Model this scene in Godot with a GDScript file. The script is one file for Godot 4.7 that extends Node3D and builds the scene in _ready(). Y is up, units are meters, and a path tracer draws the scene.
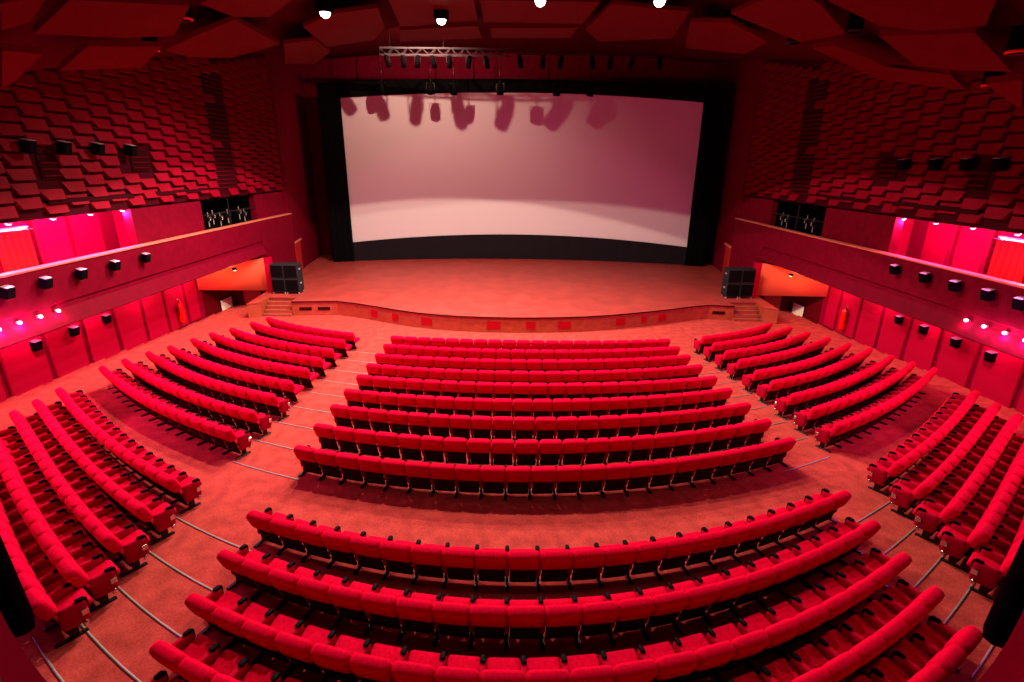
extends Node3D
# A large red cinema auditorium seen from its rear balcony. x right, y up, the screen lies towards -z; "d" below is the distance from the camera towards the screen (z = -d).

const HALF := 13.5          # half width of the hall above the side balconies
const WALL := 14.9          # half width below the side balconies
const RAIL := 4.46          # height of the side balcony rail
const SOFFIT := 2.76        # underside of the side balconies
const STAGE := 0.8
# each seat row: the curve d(x) = a + b(x/10) + c(x/10)^2 + e(x/10)^4 of its backrests, and its floor height
const ROWS := [
	[19.18, -0.24, 0.91, 1.09, 0.050],
	[17.90, -0.22, 1.51, 0.71, 0.113],
	[16.70, -0.13, 1.66, 0.59, 0.175],
	[15.48, -0.14, 2.01, 0.40, 0.237],
	[14.37, -0.18, 1.83, 0.54, 0.300],
	[13.09, -0.09, 2.27, 0.33, 0.362],
	[11.87, -0.12, 2.50, 0.27, 0.425],
	[10.60, -0.08, 2.91, 0.13, 0.487],
	[9.36, -0.07, 3.28, 0.04, 0.550],
	[6.80, -0.07, 4.39, -0.29, 0.590],
	[5.64, -0.05, 5.06, -0.54, 0.630],
	[4.62, -0.04, 5.63, -0.75, 0.670],
	[3.80, 0.01, 5.88, -0.85, 0.710],
	[3.12, -0.05, 5.95, -0.80, 0.750]]
const LEFT_END := [-10.92, -11.18, -11.49, -11.84, -12.02, -12.23, -12.45, -12.63, -12.73, -12.6, -12.5, -12.4, -12.3, -12.2]
const RIGHT_END := [11.5, 12.03, 12.28, 12.59, 12.85, 13.15, 13.29, 13.45, 13.6, 13.35, 13.15, 13.0, 12.9, 12.8]
const ORD := ["first", "second", "third", "fourth", "fifth", "sixth", "seventh", "eighth", "ninth", "tenth", "eleventh", "twelfth", "thirteenth", "fourteenth", "fifteenth", "sixteenth", "seventeenth", "eighteenth", "nineteenth", "twentieth", "twenty-first", "twenty-second", "twenty-third", "twenty-fourth"]

const CANS := ["red-rimmed ceiling can above the bright lattice wall, the one most distant from the stage", "red-rimmed ceiling can close above the bright lattice wall's top edge", "red-rimmed ceiling can between the large hung panels over the bright lattice wall", "red-rimmed ceiling can over the dark lattice wall, the one most distant from the stage", "red-rimmed ceiling can low beside the top of the dark lattice wall", "black ceiling can over the dark lattice wall, the one most distant from the stage", "black ceiling can over the dark lattice wall, middle one of three", "black ceiling can over the dark lattice wall, deepest towards the screen"]

var M := {}
var cam: Camera3D

# ------------------------------------------------------------------ helpers
func linear(c: Color, k := 1.0) -> Color:
	return Color(c.r * k, c.g * k, c.b * k)

func mat(key: String, c: Color, rough := 0.7, metal := 0.0) -> StandardMaterial3D:
	var m := StandardMaterial3D.new()
	m.resource_name = key
	m.albedo_color = c
	m.roughness = rough
	m.metallic = metal
	m.cull_mode = BaseMaterial3D.CULL_DISABLED
	m.metallic_specular = 0.5 if metal > 0.0 or rough < 0.6 else 0.15
	M[key] = m
	return m

func noise(sd: int, freq: float, dark: Color, light: Color, size := 256, oct := 4) -> NoiseTexture2D:
	var n := FastNoiseLite.new()
	n.seed = sd
	n.frequency = freq
	n.fractal_octaves = oct
	var g := Gradient.new()
	g.set_color(0, dark)
	g.set_color(1, light)
	var t := NoiseTexture2D.new()
	t.width = size
	t.height = size
	t.seamless = true
	t.noise = n
	t.color_ramp = g
	return t

func grain(m: StandardMaterial3D, t: Texture2D, scale: float, world := true) -> void:
	m.albedo_texture = t
	m.uv1_triplanar = true
	m.uv1_world_triplanar = world
	m.uv1_scale = Vector3.ONE * scale

func glow(key: String, c: Color, e: float) -> StandardMaterial3D:
	var m := mat(key, Color(0.9, 0.9, 0.9), 0.5)
	m.emission_enabled = true
	m.emission = c
	m.emission_energy_multiplier = e
	return m

func sb() -> SurfaceTool:
	var st := SurfaceTool.new()
	st.begin(Mesh.PRIMITIVE_TRIANGLES)
	return st

func flat(st: SurfaceTool) -> void:
	st.set_smooth_group(-1)

func tri(st: SurfaceTool, a: Vector3, b: Vector3, c: Vector3, inside: Vector3) -> void:
	var n := (b - a).cross(c - a)
	if n.dot((a + b + c) / 3.0 - inside) > 0.0:
		var t := b
		b = c
		c = t
	st.add_vertex(a)
	st.add_vertex(b)
	st.add_vertex(c)

func quad(st: SurfaceTool, a: Vector3, b: Vector3, c: Vector3, d: Vector3, inside: Vector3) -> void:
	tri(st, a, b, c, inside)
	tri(st, a, c, d, inside)

func box(st: SurfaceTool, xf: Transform3D, size: Vector3, bev := 0.0) -> void:
	# a box with chamfered edges
	st.set_smooth_group(-1)
	var h := size * 0.5
	var v := {}
	for ax in 3:
		for s in [-1, 1]:
			for sb_ in [-1, 1]:
				for sc in [-1, 1]:
					var p := Vector3()
					p[ax] = s * h[ax]
					p[(ax + 1) % 3] = sb_ * (h[(ax + 1) % 3] - bev)
					p[(ax + 2) % 3] = sc * (h[(ax + 2) % 3] - bev)
					v[[ax, s, sb_, sc]] = xf * p
	var o := xf.origin
	for ax in 3:
		for s in [-1, 1]:
			quad(st, v[[ax, s, -1, -1]], v[[ax, s, 1, -1]], v[[ax, s, 1, 1]], v[[ax, s, -1, 1]], o)
	if bev > 0.0:
		for ax in 3:
			var b := (ax + 1) % 3
			for s in [-1, 1]:
				for t in [-1, 1]:
					# between face (ax, s) and face (b, t); the third axis runs along the edge
					quad(st, v[[ax, s, t, -1]], v[[ax, s, t, 1]], v[[b, t, 1, s]], v[[b, t, -1, s]], o)
		for x in [-1, 1]:
			for y in [-1, 1]:
				for z in [-1, 1]:
					tri(st, v[[0, x, y, z]], v[[1, y, z, x]], v[[2, z, x, y]], o)

func bx(st: SurfaceTool, c: Vector3, size: Vector3, bev := 0.0) -> void:
	box(st, Transform3D(Basis(), c), size, bev)

func bar(st: SurfaceTool, a: Vector3, b: Vector3, r: float, n := 6) -> void:
	# a round bar between two points
	var w := (b - a).normalized()
	var u := w.cross(Vector3.UP if absf(w.y) < 0.9 else Vector3.RIGHT).normalized()
	var v := w.cross(u)
	st.set_smooth_group(1)
	for i in n:
		var p := (u * cos(TAU * i / n) + v * sin(TAU * i / n)) * r
		var q := (u * cos(TAU * (i + 1) / n) + v * sin(TAU * (i + 1) / n)) * r
		quad(st, a + p, b + p, b + q, a + q, (a + b) * 0.5)
	st.set_smooth_group(-1)
	for i in n:
		var p := (u * cos(TAU * i / n) + v * sin(TAU * i / n)) * r
		var q := (u * cos(TAU * (i + 1) / n) + v * sin(TAU * (i + 1) / n)) * r
		tri(st, a, a + p, a + q, b)
		tri(st, b, b + p, b + q, a)

func lathe(st: SurfaceTool, xf: Transform3D, prof: Array, n := 16) -> void:
	# profile of Vector2(radius, height) turned about the y axis
	st.set_smooth_group(1)
	for k in prof.size() - 1:
		var p: Vector2 = prof[k]
		var q: Vector2 = prof[k + 1]
		if p.is_equal_approx(q):
			continue
		for i in n:
			var a := TAU * i / n
			var b := TAU * (i + 1) / n
			var c := xf * Vector3(0, (p.y + q.y) * 0.5, 0)
			if absf(p.y - q.y) < 0.001:
				c = xf * Vector3(0, (p.y + q.y) * 0.5 + (0.2 if k > 0 else 0.2) * (-1.0 if q.y > 0.0 else 1.0), 0)
			var A := xf * Vector3(p.x * cos(a), p.y, p.x * sin(a))
			var B := xf * Vector3(q.x * cos(a), q.y, q.x * sin(a))
			var C := xf * Vector3(q.x * cos(b), q.y, q.x * sin(b))
			var D := xf * Vector3(p.x * cos(b), p.y, p.x * sin(b))
			if q.x > 0.0:
				tri(st, A, B, C, c)
			if p.x > 0.0:
				tri(st, A, C, D, c)

func pad(st: SurfaceTool, xf: Transform3D, w: float, h: float, t: float, r: float, bulge: float, n := 5) -> void:
	# an upholstered pad: a rounded rectangle in local xy, padded along z on both faces
	var out: Array[Vector2] = []
	for q in 4:
		var cx := (w * 0.5 - r) * (1 if q == 0 or q == 3 else -1)
		var cy := (h * 0.5 - r) * (1 if q < 2 else -1)
		for i in n:
			var a := PI * 0.5 * (q + float(i) / (n - 1))
			out.append(Vector2(cx + r * cos(a), cy + r * sin(a)))
	var rings: Array = []
	for k in [[0.55, 0.5 * t + bulge], [0.9, 0.46 * t + bulge * 0.45], [1.0, 0.24 * t], [1.0, -0.24 * t], [0.9, -0.46 * t - bulge * 0.45], [0.55, -0.5 * t - bulge]]:
		var ring: Array[Vector3] = []
		var inset: float = (1.0 - k[0]) * minf(w, h) * 0.5
		for p in out:
			ring.append(xf * Vector3(p.x * (1.0 - 2.0 * inset / w), p.y * (1.0 - 2.0 * inset / h), k[1]))
		rings.append(ring)
	st.set_smooth_group(1)
	var o := xf.origin
	var m := out.size()
	for k in rings.size() - 1:
		for i in m:
			quad(st, rings[k][i], rings[k][(i + 1) % m], rings[k + 1][(i + 1) % m], rings[k + 1][i], o)
	var c0 := xf * Vector3(0, 0, 0.5 * t + bulge)
	var c1 := xf * Vector3(0, 0, -0.5 * t - bulge)
	for i in m:
		tri(st, c0, rings[0][i], rings[0][(i + 1) % m], o)
		tri(st, c1, rings[5][i], rings[5][(i + 1) % m], o)

func prism(st: SurfaceTool, pts: PackedVector2Array, y0: float, y1: float) -> void:
	# pts are (x, d); a closed upright prism
	st.set_smooth_group(-1)
	var idx := Geometry2D.triangulate_polygon(pts)
	for i in range(0, idx.size(), 3):
		for y in [y0, y1]:
			var a := Vector3(pts[idx[i]].x, y, -pts[idx[i]].y)
			var b := Vector3(pts[idx[i + 1]].x, y, -pts[idx[i + 1]].y)
			var c := Vector3(pts[idx[i + 2]].x, y, -pts[idx[i + 2]].y)
			tri(st, a, b, c, (a + b + c) / 3.0 + Vector3(0, (y0 + y1) * 0.5 - y, 0))
	prism_sides(st, pts, y0, y1)

func prism_sides(st: SurfaceTool, pts: PackedVector2Array, y0: float, y1: float) -> void:
	st.set_smooth_group(-1)
	var area := 0.0
	for i in pts.size():
		area += pts[i].cross(pts[(i + 1) % pts.size()])
	for i in pts.size():
		var p := pts[i]
		var q := pts[(i + 1) % pts.size()]
		var nrm := (q - p).orthogonal().normalized() * (1.0 if area > 0.0 else -1.0)   # outwards
		var mid := (p + q) * 0.5 - nrm * 0.1
		quad(st, Vector3(p.x, y0, -p.y), Vector3(q.x, y0, -q.y), Vector3(q.x, y1, -q.y), Vector3(p.x, y1, -p.y), Vector3(mid.x, (y0 + y1) * 0.5, -mid.y))

func done(st: SurfaceTool) -> ArrayMesh:
	st.generate_normals()
	return st.commit()

func part(called: String, mesh: Mesh, m: Material, parent: Node = self) -> MeshInstance3D:
	var o := MeshInstance3D.new()
	o.name = called
	o.mesh = mesh
	o.material_override = m
	o.cast_shadow = GeometryInstance3D.SHADOW_CASTING_SETTING_ON
	parent.add_child(o, true)
	return o

func put(called: String, st: SurfaceTool, m: Material, parent: Node = self) -> MeshInstance3D:
	return part(called, done(st), m, parent)

var taken := {}
func numbered(called: String) -> String:
	var k: int = taken.get(called, 0)
	taken[called] = k + 1
	return called if k == 0 else "%s_%03d" % [called, k]

func thing(called: String, label: String, category: String, at := Vector3.ZERO, turn := 0.0, group := "") -> Node3D:
	var o := Node3D.new()
	o.name = numbered(called)
	add_child(o)
	o.position = at
	o.rotation.y = turn
	o.set_meta("label", label)
	o.set_meta("category", category)
	if group:
		o.set_meta("group", group)
	return o

func struct(called: String, st: SurfaceTool, m: Material) -> MeshInstance3D:
	var o := put(numbered(called), st, m)
	o.set_meta("kind", "structure")
	return o

func dim(st: SurfaceTool) -> SurfaceTool:
	return st

func side(s: float) -> String:
	return "left-side" if s < 0.0 else "right-side"

# ------------------------------------------------------------------ the set-up
func _ready() -> void:
	# ---- camera
	cam = Camera3D.new()
	cam.name = "camera"
	cam.position = Vector3(0, 7.35, 0)
	cam.rotation = Vector3(-atan(176.0 / 520.0), 0, deg_to_rad(0.6))
	cam.fov = rad_to_deg(2.0 * atan(341.0 / 520.0))
	cam.near = 0.05
	cam.far = 200
	add_child(cam)
	cam.current = true
	# ---- environment: a closed room, no daylight
	var we := WorldEnvironment.new()
	we.name = "environment"
	var e := Environment.new()
	e.background_mode = Environment.BG_COLOR
	e.background_color = Color.BLACK
	e.tonemap_mode = Environment.TONE_MAPPER_LINEAR
	e.tonemap_exposure = 0.77
	e.sdfgi_enabled = true
	e.ssao_enabled = true
	e.ssil_enabled = true
	we.environment = e
	add_child(we)
	materials()
	# ---- house lights: recessed cans in the ceiling whose cut-off leaves the upper walls and the upper screen in the dark
	house_lamp(Vector3(-6.76, 12.4, -21.2), 72.0, 300.0, "white ceiling downlight over the stage's end under the bright lattice wall", "", 0.8)
	house_lamp(Vector3(-2.9, 12.7, -23.3), 63.9, 280.0, "white ceiling downlight above the lighting truss, deepest of the row")
	house_lamp(Vector3(0.85, 12.7, -20.7), 67.3, 205.0, "white ceiling downlight third in the visible row, just off screen centre")
	house_lamp(Vector3(4.74, 12.5, -19.8), 50.0, 65.0, "white ceiling downlight last in the visible row towards the dark lattice wall", "", 0.45)
	house_lamp(Vector3(-4.6, 12.7, -16.0), 58.0, 230.0, "unseen white ceiling downlight over the front rows towards the bright lattice wall", "", 0.2)  # out of view, placed to shorten the shadows behind the seats
	house_lamp(Vector3(2.6, 12.7, -16.0), 58.0, 100.0, "unseen white ceiling downlight over the front rows towards the dark lattice wall", "", 0.2)  # out of view, lights the seats on the darker half
	for q in [[-6.0, "beneath the bright wall's side"], [0.0, "on the hall's middle line"], [6.0, "beneath the dark wall's side"]]:  # out of view, placed to light the rear seats from overhead
		house_lamp(Vector3(q[0], 11.8, -6.0), 46.0, 5.0, "unseen white ceiling downlight over the rear seats, %s" % q[1], "unseen rear ceiling downlights")
	# ---- structure
	floors()
	lower_walls()
	balconies()
	upper_walls()
	stage()
	screen()
	ceiling()
	shell()
	# ---- objects
	chairs()
	speakers()
	stage_things()
	truss()
	rail_things()

func house_lamp(p: Vector3, angle: float, energy: float, label: String, group := "", soft := 0.02) -> void:
	var t := thing("ceiling_light", label, "ceiling light", p, 0.0, group)
	var a := sb()
	lathe(a, Transform3D(), [Vector2(0.2, 0.0), Vector2(0.27, 0.0), Vector2(0.3, 0.08), Vector2(0.3, 0.5), Vector2(0.0, 0.5)], 20)
	put("housing", a, M.black, t)
	var b := sb()
	lathe(b, Transform3D(), [Vector2(0.0, -0.17), Vector2(0.08, -0.155), Vector2(0.15, -0.1), Vector2(0.19, 0.0)], 20)
	put("lens", b, M.lamp, t)
	var l := SpotLight3D.new()
	l.name = "light"
	l.position = Vector3(0, -0.24, 0)
	l.rotation.x = -PI / 2
	l.spot_angle = angle
	l.spot_angle_attenuation = soft
	l.spot_range = 60
	l.spot_attenuation = 2
	l.light_energy = energy
	l.light_color = Color(1.0, 0.87, 0.8)
	l.light_size = 0.2
	l.shadow_enabled = true
	t.add_child(l)

func materials() -> void:
	var carpet := mat("carpet", Color.WHITE, 0.95)
	grain(carpet, noise(3, 0.06, Color(0.59, 0.21, 0.185), Color(0.75, 0.29, 0.265), 512, 5), 0.7)
	carpet.detail_enabled = true
	carpet.detail_blend_mode = BaseMaterial3D.BLEND_MODE_MUL
	carpet.detail_albedo = noise(9, 0.012, Color(0.82, 0.8, 0.8), Color(1, 1, 1), 256, 3)
	carpet.detail_uv_layer = BaseMaterial3D.DETAIL_UV_1
	var st := mat("stage_floor", Color.WHITE, 0.55)
	grain(st, noise(5, 0.02, Color(0.5, 0.155, 0.13), Color(0.6, 0.21, 0.18), 256, 5), 0.16)
	var wd := mat("stage_wood", Color.WHITE, 0.5)
	grain(wd, noise(6, 0.03, Color(0.5, 0.18, 0.09), Color(0.62, 0.25, 0.13), 256, 4), 0.3)
	var vel := mat("velvet", Color.WHITE, 0.85)
	grain(vel, noise(7, 0.05, Color(0.7, 0.0, 0.15), Color(0.82, 0.0, 0.2), 128, 3), 2.0)
	vel.metallic_specular = 0.1
	mat("velvet_side", Color(0.62, 0.0, 0.15), 0.85)
	mat("shell", Color(0.17, 0.015, 0.012), 0.7)  # kept near black so the chairs carry the shade beneath them
	mat("black", Color(0.015, 0.014, 0.016), 0.75)
	mat("blackcloth", Color(0.035, 0.03, 0.035), 0.95)
	mat("skirt", Color(0.10, 0.085, 0.095), 0.95)
	mat("cabinet", Color(0.13, 0.13, 0.14), 0.6)
	mat("cap", Color(0.02, 0.015, 0.018), 0.65)
	mat("steel", Color(0.16, 0.15, 0.15), 0.35, 0.8)
	mat("chrome", Color(0.9, 0.9, 0.9), 0.18, 1.0)
	mat("nosing", Color(0.5, 0.45, 0.43), 0.5, 0.5)
	var w := mat("wall", Color.WHITE, 0.7)
	grain(w, noise(11, 0.02, Color(0.34, 0.0, 0.085), Color(0.4, 0.0, 0.105), 256, 3), 0.4)
	mat("panel", Color(0.6, 0.0, 0.17), 0.65)
	mat("pilaster", Color(0.45, 0.0, 0.14), 0.6)
	var tl := mat("tile", Color.WHITE, 0.6)
	grain(tl, noise(12, 0.02, Color(0.42, 0.0, 0.09), Color(0.5, 0.0, 0.11), 128, 3), 0.5)
	mat("shaded_backing", Color(0.2, 0.0, 0.04), 0.7)  # darker than the walls: shade between the tiles is put into this colour
	mat("grille", Color(0.16, 0.01, 0.03), 0.8)
	mat("cloud", Color(0.34, 0.0, 0.045), 0.7)
	mat("void", Color(0.26, 0.0, 0.04), 0.9)
	mat("gold_rail", Color(0.85, 0.45, 0.35), 0.4, 0.3)
	mat("orange", Color(0.85, 0.36, 0.25), 0.6)
	mat("dark_red", Color(0.3, 0.01, 0.04), 0.7)
	mat("door_red", Color(0.6, 0.06, 0.05), 0.45)
	mat("white_board", Color(0.85, 0.82, 0.75), 0.6)
	mat("tan", Color(0.72, 0.5, 0.25), 0.5)
	mat("truss_grey", Color(0.3, 0.26, 0.27), 0.6)
	mat("curtain", Color(0.75, 0.1, 0.07), 0.85)
	mat("amber", Color(0.85, 0.5, 0.2), 0.6)
	mat("screen", Color(0.76, 0.73, 0.71), 0.9)
	mat("extinguisher", Color(0.85, 0.05, 0.02), 0.2)
	mat("vent", Color(0.6, 0.02, 0.08), 0.7)
	mat("pale_metal", Color(0.7, 0.68, 0.66), 0.4, 0.5)
	glow("lamp", Color(1.0, 0.96, 0.9), 14.0)
	glow("lamp_pink", Color(1.0, 0.75, 0.8), 10.0)
	glow("lamp_warm", Color(1.0, 0.8, 0.6), 6.0)

# ------------------------------------------------------------------ floor
func row_d(k: int, x: float) -> float:
	var r: Array = ROWS[k]
	var u := x / 10.0
	return r[0] + r[1] * u + r[2] * u * u + r[3] * u * u * u * u

func nosing_d(k: int, x: float) -> float:
	var d := row_d(k, x) - 0.06
	if k > 0:
		d = minf(d, nosing_d(k - 1, x) - 0.45)
	return d

func floors() -> void:
	# one tier per row; tier k lies between the step behind row k-1 and the step behind row k
	var n := 60
	for k in ROWS.size() + 1:
		var y: float = ROWS[mini(k, ROWS.size() - 1)][4] + (0.04 if k == ROWS.size() else 0.0)
		var st := sb()
		st.set_smooth_group(-1)
		for i in n:
			var x0 := -WALL + 2.0 * WALL * i / n
			var x1 := -WALL + 2.0 * WALL * (i + 1) / n
			var f0 := 40.0 if k == 0 else nosing_d(k - 1, x0)
			var f1 := 40.0 if k == 0 else nosing_d(k - 1, x1)
			var r0 := -3.5 if k == ROWS.size() else nosing_d(k, x0)
			var r1 := -3.5 if k == ROWS.size() else nosing_d(k, x1)
			var inside := Vector3((x0 + x1) / 2, -1, -(f0 + f1 + r0 + r1) / 4)
			quad(st, Vector3(x0, y, -f0), Vector3(x1, y, -f1), Vector3(x1, y, -r1), Vector3(x0, y, -r0), inside)
			quad(st, Vector3(x0, -0.3, -f0), Vector3(x1, -0.3, -f1), Vector3(x1, -0.3, -r1), Vector3(x0, -0.3, -r0), inside + Vector3(0, 1, 0))
			quad(st, Vector3(x0, y, -f0), Vector3(x1, y, -f1), Vector3(x1, -0.3, -f1), Vector3(x0, -0.3, -f0), inside)
			quad(st, Vector3(x0, y, -r0), Vector3(x1, y, -r1), Vector3(x1, -0.3, -r1), Vector3(x0, -0.3, -r0), inside)
		var o := struct("floor", st, M.carpet)
		# metal nosings on the step edges in the two aisles
		if k > 0 and k < ROWS.size() + 1:
			for a in [[-6.6 if k < 10 else -6.9, -4.75 if k < 10 else -4.5], [6.45 if k < 10 else 6.3, 7.9 if k < 10 else 8.2]]:
				var s := sb()
				var m := 6
				for i in m:
					var x0: float = lerpf(a[0], a[1], float(i) / m)
					var x1: float = lerpf(a[0], a[1], float(i + 1) / m)
					var d0 := nosing_d(k - 1, x0)
					var d1 := nosing_d(k - 1, x1)
					var t := 0.03
					var c := Vector3((x0 + x1) / 2, y, -(d0 + d1) / 2 + t / 2)
					var P := [Vector3(x0, y + 0.012, -d0 - 0.01), Vector3(x1, y + 0.012, -d1 - 0.01), Vector3(x1, y + 0.012, -d1 + t), Vector3(x0, y + 0.012, -d0 + t)]
					quad(s, P[0], P[1], P[2], P[3], c)
					quad(s, P[0], P[1], P[1] - Vector3(0, 0.05, 0), P[0] - Vector3(0, 0.05, 0), c)
					quad(s, P[3], P[2], P[2] - Vector3(0, 0.012, 0), P[3] - Vector3(0, 0.012, 0), c)
				put("nosing_strip", s, M.nosing, o)

# ------------------------------------------------------------------ walls beneath the side balconies
func lower_walls() -> void:
	var seams := [23.9, 22.9, 21.5, 20.1, 18.6, 17.1, 15.6, 14.0, 12.4, 10.8, 9.2, 7.6, 6.0]
	for s in [-1.0, 1.0]:
		var st := sb()
		bx(st, Vector3(s * (WALL + 0.2), 1.35, -10.2), Vector3(0.4, 2.82, 28.2))
		var w := struct("wall_left" if s < 0 else "wall_right", st, M.pilaster)
		for i in seams.size() - 1:
			var a: float = seams[i] - 0.1
			var b: float = seams[i + 1] + 0.1
			var p := sb()
			bx(p, Vector3(s * (WALL - 0.03), 1.5, -(a + b) / 2), Vector3(0.1, 2.4, a - b), 0.02)
			put("wall_panel", p, M.panel, w)
		# passage beside the stage: a sloping bulkhead over a dark recess
		var q := sb()
		var A := Vector3(s * 14.95, 1.6, -24.0)
		var B := Vector3(s * 13.05, 0.86, -27.2)
		var up := Vector3(0, 2.0, 0)
		var th := Vector3(s * 0.1, 0, -0.06)
		var mid := (A + B) / 2 + th / 2 + up / 2
		var C := Vector3(A.x, 2.6, A.z)
		var D := Vector3(B.x, 2.6, B.z)
		quad(q, A, B, D, C, mid)
		quad(q, A + th, B + th, D + th, C + th, mid)
		quad(q, A, B, B + th, A + th, mid)
		struct("trim", q, M.orange)
		var r := sb()
		bx(r, Vector3(s * 14.7, 1.3, -27.3), Vector3(3.6, 3.0, 0.2))
		bx(r, Vector3(s * (WALL + 0.2), 1.3, -25.8), Vector3(0.4, 3.0, 3.0))
		struct("wall_left" if s < 0 else "wall_right", r, M.dark_red)
		var dr := sb()
		bx(dr, Vector3(s * 13.95, 0.9, -27.17), Vector3(0.9, 1.7, 0.06), 0.01)
		var dn := struct("door_1" if s < 0 else "door_2", dr, M.door_red)
		var h := sb()
		bx(h, Vector3(s * 13.65, 0.85, -27.12), Vector3(0.04, 0.16, 0.05), 0.01)
		put("door_handle", h, M.chrome, dn)
		# pink jamb at the end of the passage
		var j := sb()
		bx(j, Vector3(s * 13.0, 1.7, -27.35), Vector3(0.4, 1.84, 0.4), 0.02)
		struct("trim", j, M.panel)
		# unseen warm lamp, placed to light the bulkhead
		var t := thing("unseen_wall_lamp", "unseen small warm lamp on the %s balcony's underside beside the stage" % side(s), "wall lamp", Vector3(s * 13.3, 2.45, -24.6))
		var hb := sb()
		bx(hb, Vector3(0, 0.06, 0), Vector3(0.16, 0.12, 0.16), 0.02)
		put("housing", hb, M.black, t)
		var g := sb()
		lathe(g, Transform3D(), [Vector2(0.0, -0.03), Vector2(0.05, -0.02), Vector2(0.06, 0.0)], 12)
		put("bulb", g, M.lamp_warm, t)
		omni(t, Vector3(0, -0.08, 0), Color(1.0, 0.62, 0.4), 3.5, 0.05)

func omni(t: Node3D, at: Vector3, c: Color, energy: float, size: float) -> void:
	var l := OmniLight3D.new()
	l.name = "light"
	l.position = at
	l.light_color = c
	l.light_energy = energy
	l.light_size = size
	l.omni_range = 40
	l.omni_attenuation = 2
	l.shadow_enabled = true
	t.add_child(l)

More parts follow.
